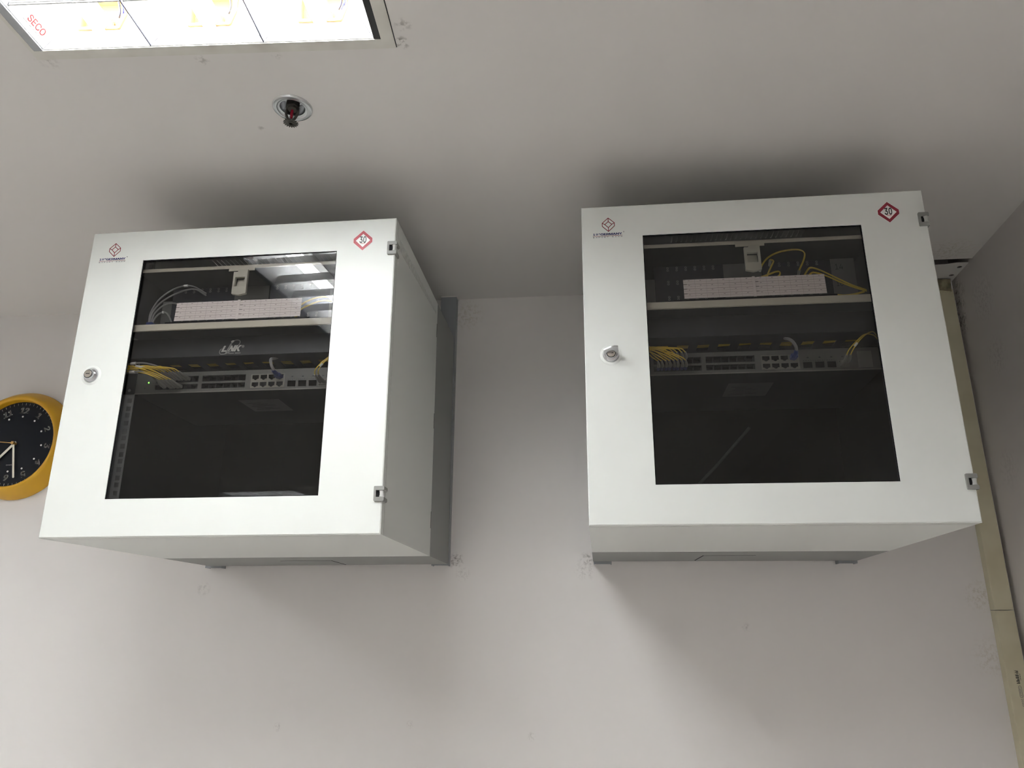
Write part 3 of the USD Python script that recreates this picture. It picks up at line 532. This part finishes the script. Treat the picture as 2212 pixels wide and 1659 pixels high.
def make_switch():
    t = Thing('network_switch', 'grey rack network switch with green light in the left cabinet', 'network switch', EF['L'], (0.3, FY, 0.279), group='rack switches')
    z0, z1, x0, x1 = 0.2792, 0.3204, 0.0840, 0.5180
    y = FY
    cut, cages = [], []
    rows = ((0.3002, 0.3125), (0.2862, 0.2965))
    for a, b in ((0.1232, 0.2085), (0.2160, 0.3020)):
        for r0, r1 in rows: cut.append(sbox(a, r0, b, r1))
    for r0, r1 in ((0.3000, 0.3098), (0.2858, 0.2955)):
        for k in range(4):
            a = 0.3142 + 0.0160 * k + 0.0010
            p = sbox(a, r0 + 0.0022, a + 0.0130, r1)
            cut.append(unary_union([p, sbox(a + 0.0030, r0 + 0.0008, a + 0.0100, r1), sbox(a + 0.0045, r0 - 0.0004, a + 0.0085, r1)]))
    for a, b in ((0.3850, 0.4008), (0.4058, 0.4214), (0.4262, 0.4416), (0.4462, 0.4616)):
        cut.append(sbox(a, 0.2850, b, 0.2966))
    cutu = unary_union(cut)
    t.part('face_plate', pxz(sbox(x0, z0, x1, z1).difference(cutu), y, y + 0.0015), 'switch', smooth=False)
    t.part('bottom_edge', box(x0, x1, y - 0.0012, y + 0.001, z0 - 0.0004, z0 + 0.0012), 'port_metal', smooth=False, label='bright folded lower edge')
    t.part('chassis', cat([box(x0, x1, y + 0.0015, y + 0.24, z0, z0 + 0.001), box(x0, x1, y + 0.0015, y + 0.24, z1 - 0.001, z1), box(x0, x0 + 0.001, y + 0.0015, y + 0.24, z0, z1), box(x1 - 0.001, x1, y + 0.0015, y + 0.24, z0, z1), box(x0, x1, y + 0.016, y + 0.017, z0, z1), box(x0, x1, y + 0.239, y + 0.24, z0, z1)]), 'switch_body', smooth=False)
    for a in (0.1232, 0.2160):
        n = 6
        for k in range(n):
            w = (0.2085 - 0.1232) / n
            for r0, r1 in rows:
                q = sbox(a + k * w, r0, a + (k + 1) * w, r1).buffer(-0.0002)
                t.part('fibre_port', pxz(q.difference(q.buffer(-0.0006)), y + 0.001, y + 0.014), 'switch_body', smooth=False)
    fr = sbox(0.3130, 0.2842, 0.3790, 0.3112).difference(cutu)
    t.part('copper_port_block', pxz(fr.intersection(sbox(0.3130, 0.2842, 0.3790, 0.3112)), y - 0.0008, y), 'port_metal', smooth=False, label='eight way copper port block')
    for k in range(4):
        a = (0.3850, 0.4058, 0.4262, 0.4462)[k]
        q = sbox(a, 0.2850, a + 0.0157, 0.2966)
        t.part('uplink_port', pxz(q.buffer(0.0009).difference(q), y - 0.0006, y), 'port_metal' if k == 3 else 'switch', smooth=False)
    tri = unary_union([Polygon([(x, 0.2985), (x + 0.0018, 0.2985), (x + 0.0009, 0.3000 if k % 2 else 0.3003)]) for k, x in enumerate(np.arange(0.3855, 0.4400, 0.0040))])
    t.part('port_marks', pxz(unary_union([tri] + [sbox(x, 0.3035, x + 0.0034, 0.3058) for x in (0.3920, 0.4125, 0.4325, 0.4515)]), y - 0.0003, y), 'switch_body', smooth=False)
    led = t.part('status_light', pxz(Point(0.1094, 0.3013).buffer(0.0014), y - 0.0006, y), 'led', label='green status light')
    t.part('reset_hole', pxz(Point(0.1030, 0.2905).buffer(0.0008), y - 0.0002, y), 'void')
    t.part('blank_sticker', pxz(sbox(0.4790, 0.2835, 0.5030, 0.3140), y - 0.0004, y), 'port_metal', smooth=False)
    t.part('ear', box(0.0600, 0.0840, y - 0.0008, y + 0.001, z0, z1), 'switch_body', smooth=False); t.part('ear', box(0.5180, 0.5400, y - 0.0008, y + 0.001, z0, z1), 'switch_body', smooth=False)
    t.part('screw', lathe_y([(0, 0.002), (0.003, 0.002), (0.0035, 0.0008), (0, 0.0008)], (0.0735, y, 0.2865), 14), 'chrome')
    t.part('under_label', pxy(sbox(0.2635, -0.4830 - FY + y, 0.3450, -0.4020 - FY + y), z0 - 0.0006, z0 - 0.0001), 'under_label', smooth=False, label='grey label under the switch')
    t.part('under_print', pxy(unary_union([sbox(0.272 + 0.004 * (k % 3), -0.414 - 0.008 * k, 0.300 + 0.012 * ((k * 2) % 3), -0.4125 - 0.008 * k) for k in range(7)]), z0 - 0.0008, z0 - 0.0006), 'switch_body', smooth=False)
    return t
sw = make_switch()
copy_of(sw, 'network_switch', 'grey rack network switch behind the dark glass of the right cabinet', 'network switch', EF['R'], 'rack switches')

def make_manager(key, label, logo):
    y = FY - 0.022; z0, z1, x0, x1 = 0.3430, 0.3815, 0.0600, 0.5400
    t = Thing('cable_manager', label, 'cable manager', EF[key], (0.3, y, z0), group='rack cable managers')
    t.part('cover', box(x0, x1, y, y + 0.0015, z0, z1, 0.0005), 'manager', smooth=False)
    slots = unary_union([sbox(x - 0.0108, -0.5215, x + 0.0108, -0.4925) for x in 0.1427 + 0.03755 * np.arange(-1, 10)])
    t.part('slotted_floor', pxy(sbox(x0, y + 0.0015, x1, y + 0.075).difference(slots), z0, z0 + 0.0015), 'manager', smooth=False)
    t.part('duct', cat([box(x0, x1, y + 0.0015, y + 0.075, z1 - 0.0015, z1), box(x0, x1, y + 0.0735, y + 0.075, z0, z1), box(x0, x0 + 0.002, y, y + 0.075, z0, z1), box(x1 - 0.002, x1, y, y + 0.075, z0, z1)]), 'manager', smooth=False)
    if not logo: return t, y, z0
    # silver lettering, drawn from the photograph's mark: x to the right, y up, centre at (0.2797, 0.360)
    u = 3.3e-5; px = lambda q: (0.2785 + (q[0] - 1120) * u, 0.3600 - (q[1] - 810 + 0.035 * (q[0] - 1120)) * u)
    pg = lambda pts: Polygon([px(q) for q in pts]); ln = lambda pts, w: line([px(q) for q in spline(pts, 6)], w * u)
    main = unary_union([pg([(660, 740), (775, 740), (650, 1020), (820, 1010), (790, 1095), (510, 1110)]), pg([(1090, 715), (1150, 715), (1205, 900), (1290, 700), (1390, 700), (1240, 1080), (1130, 1080), (1065, 890), (975, 1085), (930, 1085)]),
                        pg([(1410, 695), (1500, 695), (1450, 850), (1600, 690), (1720, 690), (1540, 870), (1620, 1070), (1500, 1075), (1430, 900), (1350, 1080), (1255, 1080)]),
                        ln([(1050, 500), (1090, 440), (1160, 410), (1225, 420), (1190, 490), (1120, 545), (1060, 525), (1050, 500)], 20).buffer(0), Polygon([px(q) for q in [(1050, 500), (1100, 430), (1160, 405), (1225, 420), (1190, 490), (1120, 545), (1060, 530)]])])
    dim = unary_union([pg([(1035, 580), (1130, 580), (850, 1210), (750, 1200)]), ln([(1225, 430), (1330, 390), (1440, 385), (1540, 415), (1590, 490), (1575, 580), (1520, 690)], 45),
                       ln([(480, 960), (430, 1060), (430, 1170), (500, 1245), (640, 1250), (800, 1220), (940, 1150), (1100, 1040)], 45), pg([(450, 970), (560, 880), (500, 1000)]),
                       Point(px((1790, 770))).buffer(80 * u).difference(Point(px((1790, 770))).buffer(50 * u)), Point(px((1790, 770))).buffer(28 * u), pg([(950, 1165), (1290, 1160), (1285, 1205), (950, 1215)]), pg([(1345, 1155), (1690, 1150), (1685, 1195), (1345, 1205)])]).difference(main.buffer(8 * u))
    lp = t.part('lettering', pxz(main, y - 0.0003, y), 'logo', smooth=False, label='silver printed lettering'); t.part('swoosh', pxz(dim, y - 0.0003, y), 'logo_dim', lp, smooth=False)
    return t, y, z0
mg, MY, MZ = make_manager('L', 'black rack cable manager with silver lettering in the left cabinet', True)
make_manager('R', 'plain black rack cable manager above the switch in the right cabinet', False)

OY = CABS['L']['yf'] + 0.018                       # front of the fibre panel
def make_panel():
    t = Thing('fibre_patch_panel', 'beige fibre patch panel with grey cables looped at its left, left cabinet', 'patch panel', EF['L'], (0.3, OY, 0.3835), group='fibre patch panels')
    x0, x1, z0, z1 = 0.0860, 0.5140, 0.3835, 0.5115
    t.part('tray', cat([box(x0, x1, OY, OY + 0.0012, z0, 0.3966, 0.0004), box(x0, x1, OY + 0.0012, OY + 0.24, z0, z0 + 0.0012)]), 'beige_steel', smooth=False, label='beige tray with a bright front lip')
    t.part('tray_underside', box(x0 + 0.001, x1 - 0.001, OY + 0.004, OY + 0.238, z0 - 0.001, z0), 'manager', smooth=False)
    t.part('lid', cat([box(x0, x1, OY, OY + 0.0012, 0.5048, z1), box(x0, x1, OY, OY + 0.012, z1 - 0.0012, z1), box(0.2745, 0.3255, OY - 0.001, OY + 0.0004, 0.4990, 0.5080, 0.0003)]), 'beige_steel', smooth=False)
    t.part('walls', cat([box(x0, x1, OY + 0.012, OY + 0.24, z1 - 0.0012, z1), box(x0, x0 + 0.0012, OY + 0.0012, OY + 0.24, z0, z1), box(x1 - 0.0012, x1, OY + 0.0012, OY + 0.24, z0, z1), box(x0, x1, OY + 0.165, OY + 0.1662, z0, z1)]), 'odf_inner', smooth=False)
    # latch
    o = Polygon([(0.2880, 0.4942), (0.2960, 0.4942), (0.2965, 0.4985), (0.3155, 0.4985), (0.3155, 0.4495), (0.3015, 0.4465), (0.2880, 0.4495)])
    h = sbox(0.2922, 0.4640, 0.3110, 0.4832)
    lt = t.part('latch', pxz(o.difference(h), OY - 0.007, OY - 0.001), 'latch', smooth=False, label='ivory plastic latch with a square finger hole')
    v = np.array([(0.2922, OY - 0.0005, 0.4640), (0.3110, OY - 0.0005, 0.4640), (0.3110, OY + 0.004, 0.4832), (0.2922, OY + 0.004, 0.4832), (0.2922, OY + 0.0005, 0.4640), (0.3110, OY + 0.0005, 0.4640), (0.3110, OY + 0.006, 0.4832), (0.2922, OY + 0.006, 0.4832)])
    t.part('latch_recess', trimesh.convex.convex_hull(v), 'latch', lt, smooth=False)
    # label card
    def tilt(m):
        return T(T(m, (0, -OY, -0.4012)), (0, OY, 0.4012), rx=-4)
    cd = t.part('label_card', tilt(cat([box(0.1785, 0.2995, OY - 0.0006, OY, 0.4012, 0.4392), box(0.3030, 0.4225, OY - 0.0006, OY, 0.4012, 0.4392)])), 'card', smooth=False, label='pale pink card with a printed grid')
    t.part('card_clip', tilt(box(0.2985, 0.3035, OY - 0.0022, OY, 0.3998, 0.4402, 0.0005)), 'card', cd, smooth=False)
    gl = []
    for a in (0.1785, 0.3030):
        w = 0.1205 / 6
        for r in range(4):
            zt = 0.4392 - r * 0.0095
            if r: gl.append(sbox(a, zt - 0.0003, a + 0.1205, zt + 0.0001))
            gl.append(sbox(a + 0.001, zt - 0.0048, a + 0.1195, zt - 0.00462)); gl.append(sbox(a, zt - 0.0010, a + 0.006, zt + 0.0006) if r else sbox(a, zt - 0.001, a + 0.004, zt - 0.0004))
            for k in range(6):
                if k: gl.append(sbox(a + k * w, zt - 0.0095, a + k * w + 0.0002, zt))
                cx = a + (k + 0.5) * w; gl.append(sbox(cx - 0.0013, zt - 0.0030, cx - 0.0002, zt - 0.0018)); gl.append(sbox(cx + 0.0002, zt - 0.0030, cx + 0.0012, zt - 0.0018))
    t.part('card_grid', tilt(pxz(unary_union(gl), OY - 0.0008, OY - 0.0006)), 'card_line', cd, smooth=False)
    t.part('card_holder', box(0.160, 0.440, OY + 0.001, OY + 0.004, 0.3966, 0.4000), 'black', smooth=False)
    # adapter plates
    for n, (a, b, r0) in enumerate(((0.1334, 0.2607, 0), (0.3330, 0.4545, 2))):
        ap = t.part('adapter_plate', box(a, b, FY, FY + 0.002, 0.4050, 0.4955), 'navy', smooth=False, label='navy adapter plate')
        for r, z in enumerate((0.4921 - 0.002, 0.4618, 0.4300)):
            for k in range(6):
                x = a + 0.0253 + 0.0168 * k - (0.012 if n else 0)
                for dz in (0.0024, -0.0024):
                    t.part('adapter_ring', lathe_y([(0.0009, 0.0006), (0.0022, 0.0006), (0.0024, 0.0), (0.0009, 0.0)], (x, FY, z + dz), 10), 'ring', ap)
    np_ = t.part('number_plate', box(0.4545, 0.4960, FY - 0.001, FY + 0.001, 0.4050, 0.4965), 'pale_plate', smooth=False)
    t.part('plate_numbers', cat([text_shape('14', 0.011, 0.0003, 0.4615, 0.4745, FY - 0.001, w=0.014), text_shape('16', 0.011, 0.0003, 0.4600, 0.4410, FY - 0.001, w=0.012)]), 'ink', np_, smooth=False)
    t.part('number_plate', box(0.2607, 0.3300, FY, FY + 0.001, 0.4050, 0.4955), 'pale_plate', smooth=False)
    t.part('number_plate', box(0.1140, 0.1334, FY, FY + 0.001, 0.4050, 0.4700), 'pale_plate', smooth=False)
    return t
pn = make_panel()
copy_of(pn, 'fibre_patch_panel', 'beige fibre patch panel with yellow cables behind its card, right cabinet', 'patch panel', EF['R'], 'fibre patch panels')

# ------------------------------------------------------------------ cables
def boot_pts(x, z, dz=0.004):
    return [(x, FY - 0.012, z), (x - 0.0005, FY - 0.022, z + 0.001), (x - 0.003, FY - 0.033, z + dz)]
def duplex(key, label, group, x, z, run, tagpos=0.45, rise=0.0):
    """yellow two-strand fibre patch lead, plugged at (x, z) and led away to the left"""
    t = Thing('patch_cable', label, 'cable', EF[key], (x, FY, z), group)
    for k, d in enumerate((-0.0032, 0.0032)):
        bx = x + d
        t.part('plug', box(bx - 0.0024, bx + 0.0024, FY - 0.012, FY + 0.002, z - 0.0030, z + 0.0030, 0.0005), 'blue_plug' if key == 'R' else 'boot', smooth=False, label='blue plug' if key == 'R' else None)
        t.part('boot', tube(boot_pts(bx, z), [0.0030, 0.0028, 0.0024, 0.0018], 10), 'boot')
        e = boot_pts(bx, z)[-1]
        j = rng.normal(0, 0.0010, 3)
        pts = [e, (e[0] - 0.010, e[1] - 0.007, e[2] + 0.0045 + rise), ((e[0] + run[0][0]) / 2 + j[0], FY - 0.042 + j[1], (e[2] + run[0][2]) / 2 + 0.004 + rise + d * 0.4), (run[0][0], run[0][1] + d * 0.3, run[0][2] + d * 0.35)] + [(q[0], q[1] + d * 0.3, q[2] + d * 0.2) for q in run[1:]]
        c = t.part('strand', tube(pts, 0.00105, 7, sub=7), 'yellow')
    mid = spline(pts, 7); i = int(len(mid) * tagpos); dv = mid[i + 1] - mid[i - 1]; dv /= np.linalg.norm(dv)
    t.part('tag_sleeve', tube([mid[i] - dv * 0.0048, mid[i], mid[i] + dv * 0.0048], 0.0022, 8), 'tag', label='white tag')
    return t
for key, spots in (('L', [(0.186, 0.3065), (0.172, 0.3065), (0.158, 0.3065), (0.172, 0.2915), (0.158, 0.2915), (0.144, 0.3065), (0.130, 0.3065)]), ('R', [(0.134, 0.2915), (0.148, 0.2915), (0.162, 0.2915), (0.176, 0.2915), (0.1765, 0.3065), (0.162, 0.3065), (0.148, 0.3065)])):
    g = 'yellow patch leads bunched at the left end of the switch in the %s cabinet' % NAME[key]
    for k, (x, z) in enumerate(spots):
        lab = 'yellow fibre patch lead in the bundle at the left of the %s cabinet switch' % NAME[key]
        if k == 0 and key == 'L': lab = 'yellow fibre patch lead reaching farthest right in the left cabinet bundle'
        if k == 3 and key == 'L': lab = 'yellow fibre patch lead plugged lowest and farthest right in the left cabinet bundle'
        if k == 3 and key == 'R': lab = 'yellow fibre patch lead plugged lowest and farthest right in the right cabinet bundle'
        zz = 0.3165 + 0.0018 * (k % 4) - (0.004 if k > 3 else 0)
        duplex(key, lab, g, x, z, [(0.092, FY - 0.040 + 0.002 * (k % 3), zz), (0.060, FY - 0.034, zz - 0.001), (0.030, FY - 0.012, zz - 0.002), (0.012, FY + 0.03, zz - 0.01)], (0.40, 0.47, 0.55, 0.43, 0.50, 0.58, 0.62)[k])
# grey lead over the yellow bundle and one under it, left cabinet only
for lab, zz, xx in (('grey patch lead lying on top of the yellow bundle in the left cabinet', 0.3250, 0.150), ('grey fibre lead with a long boot under the yellow bundle, left cabinet', 0.3080, 0.1430)):
    t = Thing('patch_cable', lab, 'cable', EF['L'], (xx, FY, 0.289), 'grey leads at the left of the left cabinet switch')
    t.part('cord', tube([(xx, FY - 0.032, zz - 0.006), (xx - 0.016, FY - 0.040, zz - 0.001), (0.112, FY - 0.042, zz + 0.002), (0.080, FY - 0.038, zz), (0.055, FY - 0.03, zz - 0.001), (0.012, FY + 0.01, zz - 0.01)], 0.0018, 8), 'grey_cable')
    t.part('boot', tube([(xx + 0.002, FY - 0.004, zz - 0.0165), (xx + 0.001, FY - 0.018, zz - 0.014), (xx, FY - 0.033, zz - 0.006)], [0.0048, 0.0044, 0.0026], 10), 'boot')
    t.part('tag_sleeve', tube([(0.104, FY - 0.0415, zz + 0.0018), (0.099, FY - 0.0412, zz + 0.0016), (0.094, FY - 0.0406, zz + 0.0013)], 0.0027, 8), 'tag')
for key in 'LR':
    n = NAME[key]
    # copper lead
    x = 0.3686
    t = Thing('patch_cable', f'grey copper patch lead with blue plug in the switch, {n} cabinet', 'cable', EF[key], (x, FY, 0.300), 'grey copper leads in the switches')
    t.part('plug', box(x - 0.0058, x + 0.0058, FY - 0.014, FY + 0.006, 0.3010, 0.3090, 0.001), 'blue_plug', smooth=False, label='blue plug')
    t.part('boot', tube([(x, FY - 0.010, 0.3052), (x, FY - 0.022, 0.3060), (x - 0.001, FY - 0.030, 0.3085)], [0.0048, 0.0042, 0.0032], 10), 'blue_plug')
    t.part('cord', tube([(x, FY - 0.028, 0.3080), (x - 0.002, FY - 0.034, 0.3140), (x - 0.006, FY - 0.032, 0.3240), (x - 0.010, FY - 0.022, 0.3330), (x - 0.011, FY - 0.006, 0.3400), (x - 0.010, FY + 0.012, 0.3500), (x - 0.03, FY + 0.02, 0.358)], 0.0029, 10), 'grey_cable')
    # uplink lead at the right
    x, z = 0.4540, 0.2905
    t = Thing('patch_cable', f'yellow duplex fibre lead rising from the rightmost uplink port, {n} cabinet', 'cable', EF[key], (x, FY, z), 'yellow uplink leads')
    t.part('transceiver', box(x - 0.0068, x + 0.0068, FY - 0.006, FY + 0.01, z - 0.0052, z + 0.0048, 0.0006), 'port_metal', smooth=False)
    for d in (-0.0032, 0.0032):
        t.part('boot', tube([(x + d, FY - 0.006, z), (x + d, FY - 0.022, z + 0.001), (x + d - 0.001, FY - 0.034, z + 0.005)], [0.0034, 0.0030, 0.0020], 10), 'boot')
        t.part('strand', tube([(x + d - 0.001, FY - 0.033, z + 0.0047), (x + d + 0.002, FY - 0.041, z + 0.012), (x + 0.014 + d * 0.6, FY - 0.043, z + 0.026), (x + 0.030 + d * 0.4, FY - 0.038, z + 0.040), (x + 0.050, FY - 0.02, z + 0.048 + d), (x + 0.068, FY + 0.01, z + 0.05 + d)], 0.00105, 7), 'yellow')
    t.part('tag_sleeve', tube([(x + 0.0075, FY - 0.0428, z + 0.0170), (x + 0.0125, FY - 0.0432, z + 0.0225)], 0.0021, 8, smooth=False), 'tag')
    # yellow slack stored in the cable manager
    for k, (yy, zz) in enumerate(((MY + 0.046, MZ + 0.0042), (MY + 0.051, MZ + 0.0042), (MY + 0.056, MZ + 0.0044), (MY + 0.061, MZ + 0.0046), (MY + 0.064, MZ + 0.0090))):
        pts = [(0.065 + 0.052 * j, yy + 0.007 * math.sin(1.7 * j + k * 1.3), zz + 0.0006 * (1 + math.sin(2.3 * j + k))) for j in range(10)]
        t = Thing('patch_cable', f'yellow fibre lead seen through the slots of the cable manager, {n} cabinet', 'cable', EF[key], pts[0], f'yellow leads inside the cable manager, {n} cabinet')
        t.part('strand', tube(pts, 0.0022, 7, sub=6), 'yellow')
# grey cables arching in the left fibre panel
P = lambda x, z, d=0.0: (x, FY - 0.028 + d, z)
for k, (lab, pts) in enumerate((('upper grey cable arching high at the left of the left cabinet panel', [P(.1080, .412), P(.1100, .438), P(.1260, .466), P(.1550, .485), P(.1850, .488), P(.2060, .480, .02)]),
                                ('second grey cable arching just below the highest one, left cabinet panel', [P(.1100, .412), P(.1130, .436), P(.1300, .458), P(.1580, .474), P(.1900, .481), P(.2060, .476, .02)]),
                                ('short grey cable bending low behind the label card, left cabinet panel', [P(.1130, .412), P(.1170, .432), P(.1330, .449), P(.1530, .453), P(.1720, .444), P(.185, .430, .01)]),
                                ('grey cable making the smallest loop at the left of the label card', [P(.1160, .412), P(.1200, .424), P(.1290, .433), P(.1400, .434), P(.1490, .424), P(.152, .408, .01)]))):
    t = Thing('patch_cable', lab, 'cable', EF['L'], pts[0], 'grey cables looped in the left fibre panel')
    t.part('cord', tube(pts, 0.0016, 8), 'grey_cable')
    if k in (0, 3): 
        s_ = spline(pts, 8); i = int(len(s_) * (0.72 if k == 0 else 0.5)); t.part('tag_sleeve', tube([s_[i - 1], s_[i + 1]], 0.0023, 8, smooth=False), 'tag')
    t.part('plug', box(pts[0][0] - 0.0022, pts[0][0] + 0.0022, FY - 0.033, FY - 0.023, 0.400, 0.4135, 0.0005), 'blue_plug', smooth=False)
# yellow cables of the fibre panels
Y = lambda x, z, d=0.0: (x, FY - 0.030 + d, z)
for k, (key, lab, pts) in enumerate((
        ('L', 'upper yellow fibre lead curving out at the right of the left cabinet panel', [Y(.392, .418, .02), Y(.405, .432), Y(.425, .446), Y(.450, .452), Y(.478, .449)]),
        ('L', 'lower yellow fibre lead curving out at the right of the left cabinet panel', [Y(.394, .414, .02), Y(.408, .425), Y(.428, .437), Y(.452, .444), Y(.480, .441)]),
        ('R', 'yellow fibre lead arching high above the label card in the right cabinet', [Y(.321, .466), Y(.3265, .478), Y(.338, .491), Y(.356, .500), Y(.378, .504), Y(.394, .503), Y(.402, .496), Y(.399, .482), Y(.395, .472, .02)]),
        ('R', 'yellow fibre lead standing steeply beside the latch in the right cabinet', [Y(.330, .446), Y(.334, .458), Y(.341, .472), Y(.347, .485, .004), Y(.344, .492, .012)]),
        ('R', 'yellow fibre lead making a small flat loop behind the right cabinet card', [Y(.322, .452), Y(.334, .456), Y(.348, .461), Y(.355, .460), Y(.352, .452), Y(.338, .448)]),
        ('R', 'upper yellow fibre lead slanting down at the right of the right cabinet card', [Y(.398, .452, .02), Y(.404, .462), Y(.412, .466), Y(.428, .459), Y(.455, .442), Y(.478, .428), Y(.500, .418)]),
        ('R', 'lower yellow fibre lead slanting down at the right of the right cabinet card', [Y(.402, .448, .02), Y(.409, .455), Y(.420, .455), Y(.438, .447), Y(.460, .434), Y(.480, .424), Y(.500, .416)]),
        ('R', 'yellow fibre lead lying flat on the tray at the right of the right cabinet', [Y(.432, .414, .01), Y(.446, .411), Y(.462, .409), Y(.480, .411), Y(.496, .415)]))):
    t = Thing('patch_cable', lab, 'cable', EF[key], pts[0], 'yellow leads of the fibre panels')
    for d in (-0.0011, 0.0013):
        t.part('strand', tube([(q[0], q[1] + d, q[2] + d) for q in pts], 0.00105, 7), 'yellow')
    if k in (2, 3): t.part('boot', tube([pts[-1], (pts[-1][0] - 0.002, pts[-1][1] + 0.006, pts[-1][2] - 0.010)], [0.0028, 0.0024], 8, smooth=False), 'boot')
    if k == 2: t.part('tag_sleeve', tube([np.array(pts[0]) - [0.001, 0, 0.003], pts[0]], 0.0022, 8, smooth=False), 'tag')
# dark coil of spare cable on the cabinet floor
t = Thing('cable_coil', 'dark coil of spare cable lying in the bottom of the right cabinet', 'cable coil', EF['R'], (0.31, -0.30, 0.008))
for k in range(5):
    a = np.linspace(0.3, 2 * np.pi + 0.1, 26); r = 0.10 + 0.012 * math.sin(k * 2.2)
    t.part('turn', tube([(0.31 + (r + 0.004 * math.sin(3 * q + k)) * math.cos(q), -0.30 + (r - 0.01) * math.sin(q) * 0.9, 0.018 + 0.017 * k + 0.012 * math.sin(q + k)) for q in a], 0.0035, 7, sub=2), 'coil')
t.part('loose_end', tube([(0.20, -0.39, 0.10), (0.25, -0.395, 0.150), (0.31, -0.40, 0.215)], 0.003, 7), 'coil')

# ------------------------------------------------------------------ trunking in the corner
t = Thing('cable_trunking', 'yellowed white plastic cable trunking running down the wall in the right corner', 'cable trunking', np.eye(4), (1.849, 0, 0.0))
TX0, TX1, TD = 1.829, 1.8690, 0.021
for z0, z1 in ((ZB - 0.1008, ZB + 0.676), (0.02, ZB - 0.1022)):
    sec = Polygon([(TX0, 0), (TX0, -TD + 0.0007), (TX0 + 0.0007, -TD), (TX1 - 0.0007, -TD), (TX1, -TD + 0.0007), (TX1, 0)])
    t.part('cover', pxy(sec, z0, z1), 'trunk', smooth=False)
t.part('top_collar', trimesh.convex.convex_hull(np.array([(1.824, -0.0005, ZB + 0.672), (1.866, -0.0005, ZB + 0.668), (1.825, -0.0225, ZB + 0.676), (1.864, -0.0225, ZB + 0.668), (1.820, -0.0005, ZB + 0.7035), (1.868, -0.0005, ZB + 0.7035), (1.822, -0.024, ZB + 0.7035), (1.866, -0.024, ZB + 0.7035)])), 'grime', smooth=False, label='grimy olive collar at the top')
def down_text(txt, h, x, z, w):
    return T(text_shape(txt, h, 0.0002, 0, 0, 0, w=w), (x, -TD, z), ry=90)
lb = t.part('barcode_label', box(1.8445, 1.8585, -TD - 0.0003, -TD, ZB - 0.2555, ZB - 0.2235), 'trunk', smooth=False)
bars, z = [], ZB - 0.2265
while z > ZB - 0.2525:
    w = random.choice([0.0005, 0.0009, 0.0014]); k = random.random()
    bars.append(sbox(1.8462 if k > 0.3 else 1.8485, z - w, 1.8530, z)); z -= w + random.choice([0.0005, 0.0008])
t.part('barcode', cat([pxz(unary_union(bars), -TD - 0.0005, -TD - 0.0003)] + [pxz(unary_union([sbox(1.8548, ZB - 0.234 - 0.002 * k, 1.8562, ZB - 0.2329 - 0.002 * k) for k in range(7)]), -TD - 0.0005, -TD - 0.0003)]), 'ink', lb, smooth=False)
ov = line([(1.8510, ZB - 0.2600), (1.8510, ZB - 0.2780)], 0.0062)
t.part('maker_print', cat([pxz(ov.difference(ov.buffer(-0.0007)), -TD - 0.0002, -TD), down_text('Leetech', 0.0030, 1.8496, ZB - 0.2608, 0.0165), down_text('2040', 0.0036, 1.8494, ZB - 0.2835, 0.0145)]), 'grey_print', smooth=False)
